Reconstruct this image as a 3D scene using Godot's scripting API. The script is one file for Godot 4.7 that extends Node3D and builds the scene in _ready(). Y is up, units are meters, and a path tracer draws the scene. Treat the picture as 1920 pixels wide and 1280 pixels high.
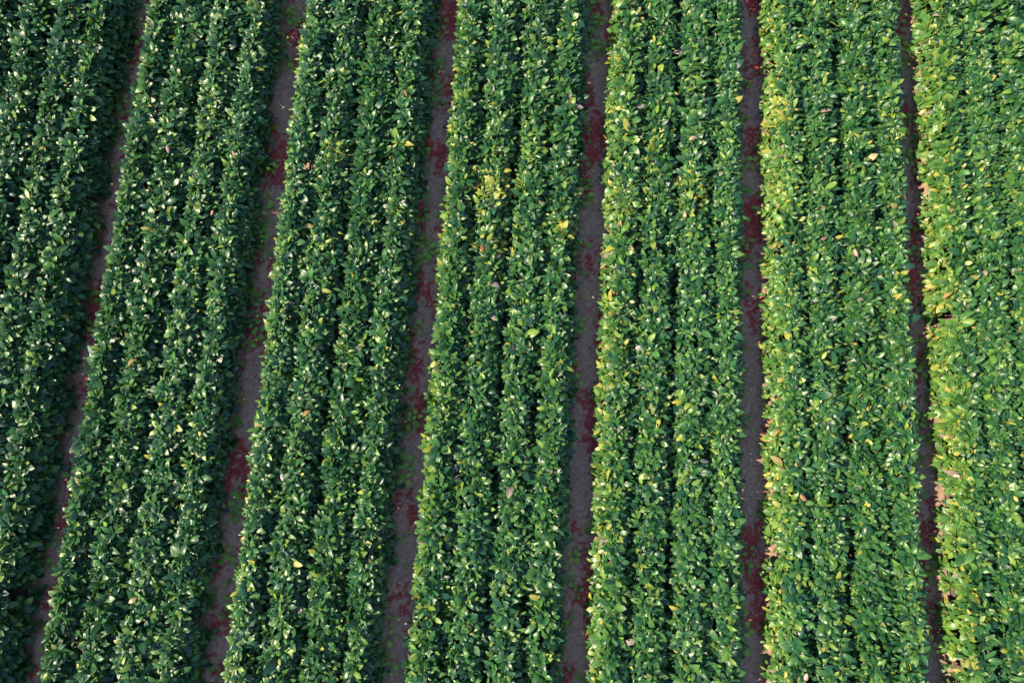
extends Node3D
# A vegetable field seen from a drone: seven beds of four crop rows each, with narrow dirt tracks between the beds.
# World frame: x runs across the rows, z along them, y up; metres.

const TRACKS := [-3.736, -2.294, -0.852, 0.590, 2.032, 3.474]   # centre lines of the dirt tracks
const ROW_OFFSETS := [-0.465, -0.165, 0.165, 0.465]               # rows of a bed, from its middle
const ROW_MIDDLE_Z := -1.3
const ROW_HALF := 4.3
const LEAVES_APART := 300                                       # leaves of a row that are parts of their own

var rng := RandomNumberGenerator.new()
var lump := FastNoiseLite.new()
var patch := FastNoiseLite.new()
var leaf_meshes: Array = []
var leaf_mats: Array = []
var foliage_mat: StandardMaterial3D
var cam: Camera3D
var cam_inv: Transform3D
var used := {}
var beside: Array = []           # [row of the bed, place, colour] of the middle bed's foliage, for the beds further out

# Leaf colours, linear. 0-4 mature greens, 5-7 young yellow greens, 8-9 yellow, 10 orange, 11 brown pink
const LEAF_COLORS := [
	Color(0.021, 0.090, 0.046), Color(0.027, 0.108, 0.044), Color(0.037, 0.130, 0.043), Color(0.056, 0.165, 0.042), Color(0.082, 0.205, 0.044),
	Color(0.135, 0.265, 0.048), Color(0.215, 0.335, 0.052), Color(0.340, 0.420, 0.060),
	Color(0.600, 0.500, 0.065), Color(0.700, 0.520, 0.100), Color(0.640, 0.370, 0.120), Color(0.560, 0.340, 0.250)]
# Where whole shoots have turned: x, z, radius, strength, kind (0 yellow, 1 lime)
const TURNED := [
	[-0.27, -2.34, 0.26, 0.75, 0], [1.43, -2.43, 0.22, 0.6, 0], [1.03, -2.81, 0.2, 0.45, 0], [3.5, -3.02, 0.12, 0.9, 0], [2.2, -3.23, 0.16, 0.7, 0],
	[0.88, -2.23, 0.25, 0.6, 1], [2.12, -2.5, 0.34, 0.85, 1], [-0.04, -2.75, 0.16, 0.8, 1], [-1.73, -2.6, 0.14, 0.6, 0], [0.34, -1.99, 0.1, 0.7, 0],
	[-2.95, -2.91, 0.2, 0.4, 1], [0.86, -0.8, 0.25, 0.3, 0], [-0.22, -1.84, 0.2, 0.45, 0], [-1.74, -1.8, 0.15, 0.4, 1], [-0.64, -0.49, 0.14, 0.6, 1]]


func _ready() -> void:
	rng.seed = 20240611
	lump.seed = 5
	lump.frequency = 1.0
	lump.noise_type = FastNoiseLite.TYPE_SIMPLEX
	patch.seed = 11
	patch.frequency = 1.0
	patch.fractal_octaves = 4

	# ---- camera, sky, sun, exposure
	cam = Camera3D.new()
	cam.name = "camera"
	cam.fov = 53.13
	cam.near = 0.05
	cam.far = 400.0
	var tilt := deg_to_rad(9.85)
	var ahead := Vector3(-0.0566, 0, -0.9984)
	var forward := ahead * sin(tilt) + Vector3(0, -cos(tilt), 0)
	var up := ahead * cos(tilt) + Vector3(0, sin(tilt), 0)
	cam.transform = Transform3D(Basis(forward.cross(up), up, -forward), Vector3(0, 6.0, 0))
	add_child(cam)
	cam.current = true
	cam_inv = cam.transform.affine_inverse()

	var sky_look := ProceduralSkyMaterial.new()
	sky_look.sky_top_color = Color(0.51, 0.61, 0.77)
	sky_look.sky_horizon_color = Color(0.82, 0.86, 0.90)
	sky_look.sky_curve = 0.12
	sky_look.sky_energy_multiplier = 0.82
	sky_look.ground_bottom_color = Color(0.16, 0.2, 0.12)
	sky_look.ground_horizon_color = Color(0.4, 0.45, 0.4)
	var sky := Sky.new()
	sky.sky_material = sky_look
	var env := Environment.new()
	env.background_mode = Environment.BG_SKY
	env.sky = sky
	env.tonemap_mode = Environment.TONE_MAPPER_LINEAR
	env.tonemap_exposure = 2.4
	env.sdfgi_enabled = true
	env.ssao_enabled = true
	env.ssil_enabled = true
	var world := WorldEnvironment.new()
	world.name = "world_environment"
	world.environment = env
	add_child(world)

	var sun := DirectionalLight3D.new()
	sun.name = "sun"
	sun.light_energy = 1.4
	sun.light_color = Color(1.0, 0.93, 0.80)
	sun.light_angular_distance = 0.5
	sun.shadow_enabled = true
	add_child(sun)
	var e := deg_to_rad(44.0)
	var to_sun := Vector3(-cos(e), sin(e), 0.12).normalized()
	sun.look_at_from_position(Vector3.ZERO, -to_sun, Vector3.UP)

	# ---- setting
	make_ground()
	for k in TRACKS.size():
		make_track(k)

	# ---- crop
	make_leaf_looks()
	var bed_words := ["leftmost", "second", "third", "fourth, central", "fifth", "sixth", "rightmost"]
	var edges := ["along the sunlit edge of", "next to the sunlit edge row in", "next to the shaded edge row in", "along the shaded edge of"]
	for b in 7:
		var mid: float = TRACKS[b] - 0.721 if b < 6 else TRACKS[5] + 0.721
		if b > 0 and b < 6:
			mid = (TRACKS[b - 1] + TRACKS[b]) / 2.0
		for k in 4:
			if b == 6 and k == 3:
				continue
			var bed_name: String = "the " + bed_words[b] + " bed"
			if b > 0 and b < 6 and b != 3:
				bed_name += " from the left"
			make_row(mid + ROW_OFFSETS[k], k, b, "green crop row " + edges[k] + " " + bed_name)

	make_outlying_crop()

	# ---- small things
	make_weeds()
	make_dead_leaves()
	make_straw()
	print("done")


# ------------------------------------------------------------------ helpers
func numbered(called: String) -> String:
	var n: int = used.get(called, 0)
	used[called] = n + 1
	return called if n == 0 else "%s_%03d" % [called, n]


func in_frame(p: Vector3, margin := 1.02) -> bool:
	var q := cam_inv * p
	return q.z < 0 and absf(q.x / -q.z) < 0.75 * margin and absf(q.y / -q.z) < 0.5 * margin


func commit(v: PackedVector3Array, n: PackedVector3Array, uv: PackedVector2Array, c: PackedColorArray, idx: PackedInt32Array) -> ArrayMesh:
	var a := []
	a.resize(Mesh.ARRAY_MAX)
	a[Mesh.ARRAY_VERTEX] = v
	a[Mesh.ARRAY_NORMAL] = n
	if uv.size():
		a[Mesh.ARRAY_TEX_UV] = uv
	if c.size():
		a[Mesh.ARRAY_COLOR] = c
	a[Mesh.ARRAY_INDEX] = idx
	var m := ArrayMesh.new()
	m.add_surface_from_arrays(Mesh.PRIMITIVE_TRIANGLES, a)
	return m


func grid_normals(v: PackedVector3Array, idx: PackedInt32Array) -> PackedVector3Array:
	var n := PackedVector3Array()
	n.resize(v.size())
	for t in range(0, idx.size(), 3):
		var f := (v[idx[t + 2]] - v[idx[t]]).cross(v[idx[t + 1]] - v[idx[t]])
		for k in 3:
			n[idx[t + k]] += f
	for k in n.size():
		n[k] = n[k].normalized()
	return n


func noise_tex(freq: float, size: int, lo: Color, hi: Color, seed_: int, as_normal := false, bump := 4.0) -> NoiseTexture2D:
	var fn := FastNoiseLite.new()
	fn.seed = seed_
	fn.frequency = freq
	fn.fractal_octaves = 5
	var t := NoiseTexture2D.new()
	t.width = size
	t.height = size
	t.seamless = true
	t.noise = fn
	if as_normal:
		t.as_normal_map = true
		t.bump_strength = bump
	else:
		var g := Gradient.new()
		g.set_color(0, lo)
		g.set_color(1, hi)
		t.color_ramp = g
	return t


# ------------------------------------------------------------------ ground and tracks
func soil_material(scale: float) -> StandardMaterial3D:
	var m := StandardMaterial3D.new()
	m.vertex_color_use_as_albedo = true
	m.roughness = 0.95
	m.albedo_texture = noise_tex(0.045, 1024, Color(0.72, 0.71, 0.70), Color(1, 1, 1), 3)
	m.normal_enabled = true
	m.normal_texture = noise_tex(0.06, 1024, Color.BLACK, Color.WHITE, 4, true, 9.0)
	m.uv1_triplanar = true
	m.uv1_world_triplanar = true
	m.uv1_scale = Vector3.ONE * scale
	return m


func make_ground() -> void:
	var v := PackedVector3Array()
	var c := PackedColorArray()
	var idx := PackedInt32Array()
	var xs: Array = []
	for k in 8: xs.append(-120.0 + k * 15.0)
	for k in 61: xs.append(-7.0 + k * 14.0 / 60.0)
	for k in 8: xs.append(15.0 + k * 15.0)
	var zs: Array = []
	for k in 8: zs.append(-120.0 + k * 14.0)
	for k in 61: zs.append(-8.0 + k * 14.0 / 60.0)
	for k in 8: zs.append(20.0 + k * 14.0)
	for z in zs:
		for x in xs:
			v.append(Vector3(x, 0.012 * patch.get_noise_2d(x * 1.5, z * 1.5) - 0.012, z))
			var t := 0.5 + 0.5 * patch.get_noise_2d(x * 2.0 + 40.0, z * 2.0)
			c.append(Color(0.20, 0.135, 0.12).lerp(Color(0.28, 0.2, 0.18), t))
	for j in zs.size() - 1:
		for i in xs.size() - 1:
			var a: int = j * xs.size() + i
			var b: int = a + xs.size()
			idx.append_array([a, a + 1, b, a + 1, b + 1, b])
	var o := MeshInstance3D.new()
	o.name = "ground"
	o.mesh = commit(v, grid_normals(v, idx), PackedVector2Array(), c, idx)
	o.material_override = soil_material(1.3)
	o.set_meta("kind", "structure")
	o.set_meta("label", "bare brown soil under the crop beds")
	add_child(o)


var track_mat: StandardMaterial3D

func make_track(k: int) -> void:
	if track_mat == null:
		track_mat = soil_material(2.2)
	var half := 0.26
	var cell := 0.016
	var nx := int(2.0 * half / cell)
	var nz := int(2.0 * ROW_HALF / cell)
	var v := PackedVector3Array()
	var c := PackedColorArray()
	var idx := PackedInt32Array()
	for j in nz + 1:
		var z := ROW_MIDDLE_Z - ROW_HALF + j * cell
		for i in nx + 1:
			var x := -half + i * cell
			var wx: float = TRACKS[k] + x
			var edge := smoothstep(0.14, 0.26, absf(x))
			var h := 0.018 + 0.02 * lump.get_noise_2d(wx * 5.0, z * 3.0) + 0.012 * patch.get_noise_2d(wx * 14.0, z * 14.0)
			v.append(Vector3(x, lerpf(h, 0.004, edge), z - ROW_MIDDLE_Z))
			# red growth in patches with ragged borders, grey brown crumbly soil between
			var r := patch.get_noise_2d(wx * 2.6 + k * 31.0, z * 1.3) + 0.5 * patch.get_noise_2d(wx * 15.0, z * 15.0 + 9.0)
			var red := smoothstep(0.07, 0.19, r) * (1.0 - smoothstep(0.12, 0.19, absf(x)))
			var crumb := 0.5 + 0.9 * patch.get_noise_2d(wx * 22.0 + 5.0, z * 22.0)
			var soil := Color(0.43, 0.26, 0.19).lerp(Color(0.70, 0.50, 0.395), clampf(crumb, 0, 1))
			var growth := Color(0.42, 0.02, 0.035).lerp(Color(0.55, 0.07, 0.075), clampf(crumb, 0, 1))
			c.append(soil.lerp(growth, red * 0.9))
	for j in nz:
		for i in nx:
			var a := j * (nx + 1) + i
			var b := a + nx + 1
			idx.append_array([a, a + 1, b, a + 1, b + 1, b])
	var o := MeshInstance3D.new()
	o.name = numbered("dirt_track")
	o.mesh = commit(v, grid_normals(v, idx), PackedVector2Array(), c, idx)
	o.material_override = track_mat
	o.position = Vector3(TRACKS[k], 0, ROW_MIDDLE_Z)
	o.set_meta("kind", "structure")
	o.set_meta("label", ["first", "second", "third", "fourth", "fifth", "sixth"][k] + " reddish dirt track from the left, between two crop beds")
	add_child(o)


# ------------------------------------------------------------------ leaves
func leaf_texture() -> ImageTexture:
	var w := 64
	var h := 128
	var im := Image.create(w, h, true, Image.FORMAT_RGB8)
	var fn := FastNoiseLite.new()
	fn.seed = 8
	fn.frequency = 0.06
	for y in h:
		for x in w:
			var u := absf((x + 0.5) / w - 0.5) * 2.0
			var t := (y + 0.5) / h
			var mott := 0.05 * fn.get_noise_2d(x, y)
			var val := 0.76 + mott
			# side veins run outwards and towards the tip
			var s := fposmod((t - 0.32 * u) * 8.0, 1.0)
			val += 0.10 * (1.0 - smoothstep(0.0, 0.14, absf(s - 0.5)))
			var rib := 1.0 - smoothstep(0.03, 0.11, u)
			var rim := smoothstep(0.86, 0.98, u)
			var col := Color(val * 0.84, val, val * 1.1)
			col = col.lerp(Color(1.0, 0.99, 0.93), 0.9 * rib)
			col = col.lerp(Color(1.0, 0.95, 0.75), 0.55 * rim)
			im.set_pixel(x, y, col)
	im.generate_mipmaps()
	return ImageTexture.create_from_image(im)


func leaf_material() -> StandardMaterial3D:
	var m := StandardMaterial3D.new()
	m.roughness = 0.39
	m.metallic_specular = 0.5
	m.cull_mode = BaseMaterial3D.CULL_DISABLED
	m.backlight_enabled = true
	m.backlight = Color(0.6, 0.62, 0.2)
	return m


# A leaf one unit long: base at the origin, tip towards +z, upper side +y. Grooved along its midrib, edges rolled, drooping.
func leaf_shape(width: float, fold: float, roll: float, droop: float, wave: float, skew: float) -> Array:
	var v := PackedVector3Array()
	var uv := PackedVector2Array()
	var idx := PackedInt32Array()
	var ts := [0.0, 0.10, 0.26, 0.46, 0.66, 0.84, 1.0]
	var us := [-1.0, -0.5, 0.0, 0.5, 1.0]
	for t: float in ts:
		var half := 0.5 * width * pow(sin(PI * pow(clampf(t, 0.004, 0.996), 0.9)), 0.72)
		for u: float in us:
			var y := droop * (0.4 * t - 0.9 * t * t) + half * (fold * absf(u) - roll * u * u) + wave * sin(t * 10.0 + u * 1.3) * absf(u)
			v.append(Vector3(skew * t * t + u * half, y, t * (1.0 - 0.15 * droop * t)))
			uv.append(Vector2(0.5 + 0.5 * u, t))
	for j in ts.size() - 1:
		for i in 4:
			var a := j * 5 + i
			if j > 0:
				idx.append_array([a, a + 5, a + 1])
				if j < ts.size() - 2:
					idx.append_array([a + 1, a + 5, a + 6])
			else:
				idx.append_array([a + 1, a + 5, a + 6])
	var n := grid_normals(v, idx)
	if n[17].y < 0:
		for t in range(0, idx.size(), 3):
			var sw := idx[t + 1]
			idx[t + 1] = idx[t + 2]
			idx[t + 2] = sw
		n = grid_normals(v, idx)
	return [v, n, uv, idx]


func make_leaf_looks() -> void:
	var tex := leaf_texture()
	foliage_mat = leaf_material()
	foliage_mat.vertex_color_use_as_albedo = true
	foliage_mat.albedo_texture = tex
	for c in LEAF_COLORS:
		var m := leaf_material()
		m.albedo_texture = tex
		m.albedo_color = c.linear_to_srgb()
		leaf_mats.append(m)
	for k in 12:
		var s := leaf_shape(rng.randf_range(0.38, 0.50), rng.randf_range(0.25, 0.75), rng.randf_range(0.2, 0.75), rng.randf_range(0.15, 0.6), rng.randf_range(0.0, 0.02), rng.randf_range(-0.1, 0.1))
		leaf_meshes.append(commit(s[0], s[1], s[2], PackedColorArray(), s[3]))


# Height of a row's canopy: how far the crop reaches at angle phi from straight up, place s along the row
func row_point(x0: float, kind: int, phi: float, s: float, depth: float) -> Vector3:
	var side := signf(phi)
	var outer := (kind == 0 and side < 0) or (kind == 3 and side > 0)
	var plant := 1.0 + 0.17 * lump.get_noise_2d(x0 * 9.0, s * 2.6) + 0.16 * lump.get_noise_2d(x0 * 9.0 + side * 4.0 + phi, s * 6.0)
	var a := (0.090 if outer else (0.130 if (kind == 1 and side > 0) or (kind == 2 and side < 0) else 0.142) + 0.032 * lump.get_noise_2d(x0 * 7.0 + side * 9.0, s * 0.9 + 20.0)) * plant * depth
	var b := 0.20 * plant * depth
	var x := a * sin(clampf(phi, -PI / 2, PI / 2)) + (0.022 * lump.get_noise_2d(x0 * 9.0 + 50.0, s * 1.3) if not outer else 0.0)
	var y := 0.19 + b * cos(clampf(phi, -PI / 2, PI / 2))
	if absf(phi) > PI / 2:
		y -= 0.16 * (absf(phi) - PI / 2) / deg_to_rad(35)
	if outer:
		x += side * (0.105 * clampf(1.0 - y / 0.4, 0, 1) - 0.030)
	return Vector3(x0 + x, y, s)


func pick_color(p: Vector3, bed: int, kind: int, phi: float, young: float) -> int:
	var lime := 0.04 + 0.20 * young
	var yellow := 0.008 + 0.003 * bed
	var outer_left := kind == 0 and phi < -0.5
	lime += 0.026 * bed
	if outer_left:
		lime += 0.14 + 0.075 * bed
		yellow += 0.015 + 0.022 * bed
	for t in TURNED:
		var d: float = Vector2(p.x - t[0], p.z - t[1]).length() / t[2]
		if d < 1.0 and rng.randf() < 0.9 * t[3] * (1.0 - 0.6 * d):
			return rng.randi_range(6, 9) if t[4] == 0 else rng.randi_range(6, 7)
	var r := rng.randf()
	if r < yellow:
		return [7, 7, 7, 7, 8, 8, 8, 9, 9, 9, 10, 11][rng.randi_range(0, 11)]
	if r < yellow + lime:
		return rng.randi_range(5, 7) if rng.randf() < 0.5 else 5
	return clampi(int(rng.randf() * 4.0 + young * 1.5 + bed * 0.1), 0, 4)


func make_row(x0: float, kind: int, bed: int, label: String) -> void:
	var row := Node3D.new()
	row.name = numbered("crop_row")
	row.position = Vector3(x0, 0, ROW_MIDDLE_Z)
	row.set_meta("label", label)
	row.set_meta("category", "crop row")
	row.set_meta("group", "crop rows of the field")
	add_child(row)
	var place: Array[Transform3D] = []
	var shape := PackedInt32Array()
	var tint := PackedInt32Array()
	var score: Array = []
	var shoots := 1800
	for q in shoots:
		var s := ROW_MIDDLE_Z + rng.randf_range(-ROW_HALF, ROW_HALF)
		var phi := deg_to_rad(rng.randf_range(-112, 112))
		if absf(phi) > PI / 2 and not ((kind == 0 and phi < 0) or (kind == 3 and phi > 0)) and rng.randf() < 0.6:
			phi *= 0.5
		var depth := 1.0 - 0.42 * pow(rng.randf(), 2.2)
		var p := row_point(x0, kind, phi, s, depth)
		var out := Vector3(sin(phi), maxf(cos(phi), -0.2), 0)
		var axis := (out * 0.75 + Vector3(-0.12, 0.55, 0) + Vector3(rng.randfn(), rng.randfn() * 0.5, rng.randfn()) * 0.26).normalized()
		var ref := axis.cross(Vector3(0, 0, 1)).normalized()
		var fwd := ref.cross(axis)
		var turn := rng.randf() * TAU
		var size := rng.randf_range(0.85, 1.18)
		for k in 6:
			var young := 1.0 - k / 5.0
			var az := turn + k * 2.399 + rng.randf_range(-0.3, 0.3)
			var tau := deg_to_rad(lerpf(84, 30, young) + rng.randfn() * 13.0)
			var radial := ref * cos(az) + fwd * sin(az)
			var dir := axis * cos(tau) + radial * sin(tau)
			var nrm := axis * sin(tau) - radial * cos(tau)
			var spin := rng.randfn() * 0.35
			nrm = nrm.rotated(dir, spin)
			var length := 0.082 * size * lerpf(1.08, 0.66, young * young) * exp(rng.randfn() * 0.17)
			var base := p - axis * (0.042 * (1.0 - young)) + radial * 0.008
			if base.y + dir.y * length < 0.03:
				base.y = 0.04 - minf(dir.y * length, 0.0)
			var bas := Basis(nrm.cross(dir), nrm, dir).scaled_local(Vector3(rng.randf_range(0.82, 1.2), rng.randf_range(0.6, 1.5), 1.0) * length)
			var xf := Transform3D(bas, base)
			place.append(xf)
			shape.append(rng.randi_range(0, leaf_meshes.size() - 1))
			tint.append(pick_color(base, bed, kind, phi, young))
			var mid := base + dir * length * 0.5
			var look := (cam.position - mid).normalized()
			var sc := 0.0
			if in_frame(mid, 0.995):
				sc = absf(nrm.dot(look)) * length * length * (1.0 if depth > 0.9 else 0.3) * (1.0 if absf(phi) < 1.2 else 0.5)
			score.append([sc, place.size() - 1])
	score.sort_custom(func(a, b): return a[0] > b[0])
	var apart := {}
	for q in LEAVES_APART:
		if score[q][0] > 0.0:
			apart[score[q][1]] = true
	var local := Transform3D(Basis(), -row.position)
	var mm := MultiMesh.new()
	mm.transform_format = MultiMesh.TRANSFORM_3D
	mm.use_colors = true
	mm.mesh = leaf_meshes[(bed * 4 + kind) % leaf_meshes.size()]
	mm.instance_count = place.size() - apart.size()
	var at := 0
	for q in place.size():
		var xf: Transform3D = local * place[q]
		if apart.has(q):
			var leaf := MeshInstance3D.new()
			leaf.name = "leaf"
			leaf.mesh = leaf_meshes[shape[q]]
			leaf.material_override = leaf_mats[tint[q]]
			leaf.transform = xf
			if tint[q] >= 8:
				leaf.set_meta("label", "yellowed leaf" if tint[q] < 10 else "dry brownish leaf")
			row.add_child(leaf, true)
			continue
		var col: Color = LEAF_COLORS[tint[q]]
		var f := rng.randf_range(0.85, 1.15)
		mm.set_instance_transform(at, xf)
		if bed == 3:
			beside.append([kind, place[q], col])
		mm.set_instance_color(at, Color(col.r * f * rng.randf_range(0.85, 1.2), col.g * f, col.b * f))
		at += 1
	var o := MultiMeshInstance3D.new()
	o.name = "foliage"
	o.multimesh = mm
	o.material_override = foliage_mat
	o.set_meta("kind", "stuff")
	row.add_child(o, true)


# ------------------------------------------------------------------ small things
func make_weeds() -> void:
	# a round leaf of ten small triangles, slightly cupped
	var v := PackedVector3Array([Vector3(0, 0.0, 0.5)])
	var uv := PackedVector2Array([Vector2(0.5, 0.5)])
	var idx := PackedInt32Array()
	for k in 12:
		var a := k * TAU / 12.0
		var r := 0.5 * (1.0 - 0.16 * (1.0 if k == 9 else 0.0))
		v.append(Vector3(0.92 * r * cos(a), 0.07 + 0.03 * sin(3.0 * a), 0.5 + r * sin(a)))
		uv.append(Vector2(0.5 + 0.45 * cos(a), 0.5 + 0.45 * sin(a)))
		idx.append_array([0, 1 + k, 1 + (k + 1) % 12])
	var n := grid_normals(v, idx)
	if n[0].y < 0:
		for t in range(0, idx.size(), 3):
			var sw := idx[t + 1]
			idx[t + 1] = idx[t + 2]
			idx[t + 2] = sw
		n = grid_normals(v, idx)
	var leaf_mesh := commit(v, n, uv, PackedColorArray(), idx)
	var stem_mesh := CylinderMesh.new()
	stem_mesh.top_radius = 0.0012
	stem_mesh.bottom_radius = 0.0016
	stem_mesh.height = 1.0
	stem_mesh.radial_segments = 5
	stem_mesh.rings = 1
	var mats: Array = []
	for c in [Color(0.07, 0.28, 0.03), Color(0.11, 0.36, 0.03), Color(0.06, 0.22, 0.035), Color(0.19, 0.40, 0.05)]:
		var m := leaf_material()
		m.roughness = 0.5
		m.albedo_color = (c as Color).linear_to_srgb()
		mats.append(m)
	var words := ["first", "second", "third", "fourth", "fifth", "sixth"]
	var counts := [28, 46, 50, 46, 40, 54]
	for k in 6:
		var made := 0
		for attempt in 4000:
			if made == counts[k]:
				break
			var z := rng.randf_range(-4.6, 2.2)
			# weeds gather in stretches and towards the shaded foot of the bed on the west side
			if lump.get_noise_2d(k * 17.0, z * 1.4) < rng.randf_range(-0.7, 0.5):
				continue
			var x := clampf(rng.randfn(-0.06 if k < 5 else 0.02, 0.05), -0.12, 0.11)
			var p := Vector3(TRACKS[k] + x, 0.02, z)
			if not in_frame(p, 0.99):
				continue
			made += 1
			var w := Node3D.new()
			w.name = numbered("weed")
			w.position = p
			w.rotation.y = rng.randf() * TAU
			w.set_meta("label", "small round-leaved green weed on the " + words[k] + " dirt track from the left")
			w.set_meta("category", "weed")
			w.set_meta("group", "weeds on the " + words[k] + " dirt track")
			add_child(w)
			var leaves := rng.randi_range(2, 5)
			var m: Material = mats[rng.randi_range(0, 3)]
			for q in leaves:
				var a := q * TAU / leaves + rng.randf_range(-0.4, 0.4)
				var up := rng.randf_range(0.02, 0.06)
				var reach := rng.randf_range(0.012, 0.03)
				var foot := Vector3(0, -0.01, 0)
				var top := Vector3(sin(a) * reach, up, cos(a) * reach)
				var stem := MeshInstance3D.new()
				stem.name = "stem"
				stem.mesh = stem_mesh
				stem.material_override = m
				var d := top - foot
				var y := d.normalized()
				var xx := y.cross(Vector3(0.3, 0, 1)).normalized()
				stem.transform = Transform3D(Basis(xx, d, xx.cross(y)), (foot + top) / 2.0)
				w.add_child(stem, true)
				var leaf := MeshInstance3D.new()
				leaf.name = "leaf"
				leaf.mesh = leaf_mesh
				leaf.material_override = m
				var size := rng.randf_range(0.028, 0.056)
				leaf.transform = Transform3D(Basis.from_euler(Vector3(rng.randf_range(-0.3, 0.35), a, rng.randf_range(-0.25, 0.25))).scaled_local(Vector3(rng.randf_range(0.68, 1.0), 1.0, 1.0) * size), top)
				w.add_child(leaf, true)


# The field goes on to both sides of the seven beds.
func make_outlying_crop() -> void:
	var mid := (TRACKS[2] + TRACKS[3]) / 2.0
	var shifts := [TRACKS[5] + 0.721 - mid, TRACKS[5] + 0.721 + 1.442 - mid, TRACKS[0] - 0.721 - 1.442 - mid]
	var xf: Array = []
	var col: Array = []
	for k in 3:
		for a in beside:
			if k > 0 or a[0] == 3:
				xf.append((a[1] as Transform3D).translated(Vector3(shifts[k], 0, 0)))
				col.append(a[2])
	var mm := MultiMesh.new()
	mm.transform_format = MultiMesh.TRANSFORM_3D
	mm.use_colors = true
	mm.mesh = leaf_meshes[3]
	mm.instance_count = xf.size()
	for q in xf.size():
		mm.set_instance_transform(q, xf[q])
		mm.set_instance_color(q, col[q])
	var o := MultiMeshInstance3D.new()
	o.name = "outlying_foliage"
	o.multimesh = mm
	o.material_override = foliage_mat
	o.set_meta("kind", "stuff")
	o.set_meta("label", "green crop foliage of the field beyond the outermost beds")
	o.set_meta("category", "foliage")
	add_child(o)


func make_dead_leaves() -> void:
	# x, z, length, colour, label
	var list := [
		[0.98, -0.98, 0.15, Color(0.82, 0.66, 0.64), "pale pinkish white curled dead leaf on the fifth bed from the left"],
		[-0.35, -1.73, 0.14, Color(0.22, 0.09, 0.05), "brown curled dead leaf on the fourth bed from the left"],
		[-0.24, -1.69, 0.10, Color(0.62, 0.45, 0.36), "pale pink dead leaf beside the brown curled leaf"],
		[0.94, -1.83, 0.08, Color(0.45, 0.22, 0.18), "pinkish brown dead leaf on the fifth bed from the left"],
		[1.44, -2.87, 0.09, Color(0.62, 0.34, 0.28), "salmon pink dead leaf high up on the fifth bed from the left"],
		[2.83, -1.94, 0.11, Color(0.66, 0.42, 0.36), "pale salmon dead leaf on the sixth bed from the left"],
		[2.57, -2.01, 0.08, Color(0.22, 0.13, 0.13), "small dark brown dead leaf on the sixth bed from the left"],
		[-3.16, -2.53, 0.10, Color(0.38, 0.26, 0.34), "purplish dead leaf on the second bed from the left"],
		[-0.46, 0.06, 0.10, Color(0.52, 0.42, 0.50), "lilac grey dead leaf on the fourth bed from the left"],
		[-1.82, 0.27, 0.10, Color(0.48, 0.42, 0.48), "grey dead leaf on the third bed from the left"],
		[2.31, 0.14, 0.11, Color(0.40, 0.22, 0.10), "narrow brown dead leaf on the sixth bed from the left"],
		[2.35, 1.48, 0.11, Color(0.70, 0.46, 0.38), "pale pink dead leaf low on the sixth bed at the picture's bottom edge"],
		[3.65, -0.08, 0.08, Color(0.72, 0.50, 0.36), "pale tan dead leaf on the rightmost bed"],
		[-1.59, 1.25, 0.10, Color(0.55, 0.42, 0.44), "dusky pink dead leaf low on the third bed from the left"],
		[-2.72, -1.99, 0.08, Color(0.66, 0.34, 0.30), "small pink dead leaf on the second bed from the left"]]
	for a in list:
		var o := MeshInstance3D.new()
		o.name = numbered("dead_leaf")
		var s := leaf_shape(0.5, 0.3, 1.0, 0.7, 0.03, 0.08)
		o.mesh = commit(s[0], s[1], s[2], PackedColorArray(), s[3])
		var m := StandardMaterial3D.new()
		m.albedo_color = (a[3] as Color).linear_to_srgb()
		m.roughness = 0.75
		m.albedo_texture = noise_tex(0.05, 128, Color(0.7, 0.66, 0.62), Color(1, 1, 1), 21)
		o.material_override = m
		o.transform = Transform3D(Basis.from_euler(Vector3(rng.randf_range(-0.3, 0.2), rng.randf() * TAU, rng.randf_range(-0.3, 0.3))).scaled_local(Vector3.ONE * float(a[2]) * 0.72), Vector3(a[0], canopy_top(a[0], a[1]) + 0.035, a[1]))
		o.set_meta("label", a[4])
		o.set_meta("category", "dead leaf")
		o.set_meta("group", "dead leaves lying on the crop")
		add_child(o)


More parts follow.
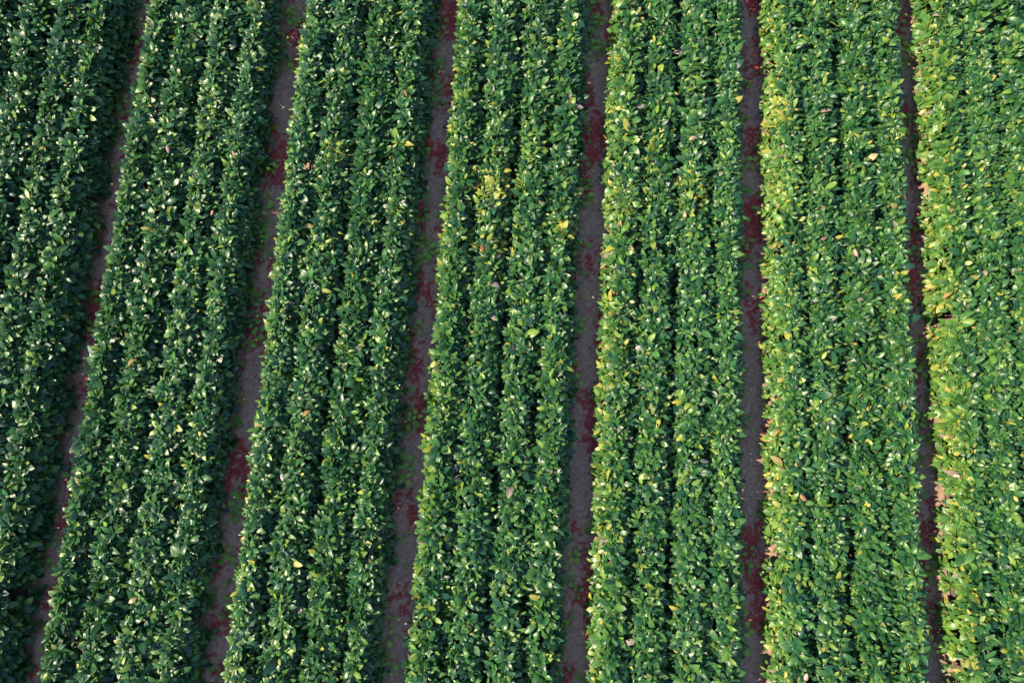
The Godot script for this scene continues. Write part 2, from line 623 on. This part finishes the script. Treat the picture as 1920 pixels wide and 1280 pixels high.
func canopy_top(x: float, z: float) -> float:
	var best := 0.05
	for b in 7:
		var mid: float = TRACKS[b] - 0.721 if b < 6 else TRACKS[5] + 0.721
		if b > 0 and b < 6:
			mid = (TRACKS[b - 1] + TRACKS[b]) / 2.0
		for k in 4:
			for d in range(-80, 81, 10):
				var q := row_point(mid + ROW_OFFSETS[k], k, deg_to_rad(d), z, 1.0)
				if absf(q.x - x) < 0.03:
					best = maxf(best, q.y)
	return best


func make_straw() -> void:
	var v := PackedVector3Array()
	var idx := PackedInt32Array()
	for k in 5:
		var t := k / 4.0
		var w := 0.5 * (1.0 - 0.6 * t)
		v.append(Vector3(-w * 0.02, 0.02 * sin(t * 3.0), t - 0.5))
		v.append(Vector3(0.16 * t * (1.0 - t), 0.02 * sin(t * 3.0) + 0.02, t - 0.5))
		v.append(Vector3(w * 0.02, 0.02 * sin(t * 3.0), t - 0.5))
	for k in 4:
		for s in 2:
			var a := k * 3 + s
			idx.append_array([a, a + 1, a + 3, a + 1, a + 4, a + 3])
	var blade := commit(v, grid_normals(v, idx), PackedVector2Array(), PackedColorArray(), idx)
	var mm := MultiMesh.new()
	mm.transform_format = MultiMesh.TRANSFORM_3D
	mm.use_colors = true
	mm.mesh = blade
	mm.instance_count = 34000
	for q in mm.instance_count:
		var k := rng.randi_range(0, 5)
		var p := Vector3(TRACKS[k] + rng.randf_range(-0.15, 0.15), 0.026 + rng.randf() * 0.016, rng.randf_range(-5.4, 2.8))
		var size := rng.randf_range(0.012, 0.042) if rng.randf() < 0.96 else rng.randf_range(0.06, 0.12)
		mm.set_instance_transform(q, Transform3D(Basis.from_euler(Vector3(rng.randf_range(-0.15, 0.15), rng.randf() * TAU, rng.randf() * TAU)).scaled_local(Vector3(0.045 if size > 0.07 else 0.05, size, size)), p))
		var c := Color(0.50, 0.36, 0.32).lerp(Color(0.84, 0.72, 0.68), rng.randf())
		if rng.randf() < 0.3:
			c = Color(0.42, 0.06, 0.08)
		mm.set_instance_color(q, c)
	var m := StandardMaterial3D.new()
	m.vertex_color_use_as_albedo = true
	m.roughness = 0.8
	m.cull_mode = BaseMaterial3D.CULL_DISABLED
	var o := MultiMeshInstance3D.new()
	o.name = "straw_litter"
	o.multimesh = mm
	o.material_override = m
	o.set_meta("kind", "stuff")
	o.set_meta("label", "thin pale straw scattered on the dirt tracks")
	o.set_meta("category", "straw")
	add_child(o)
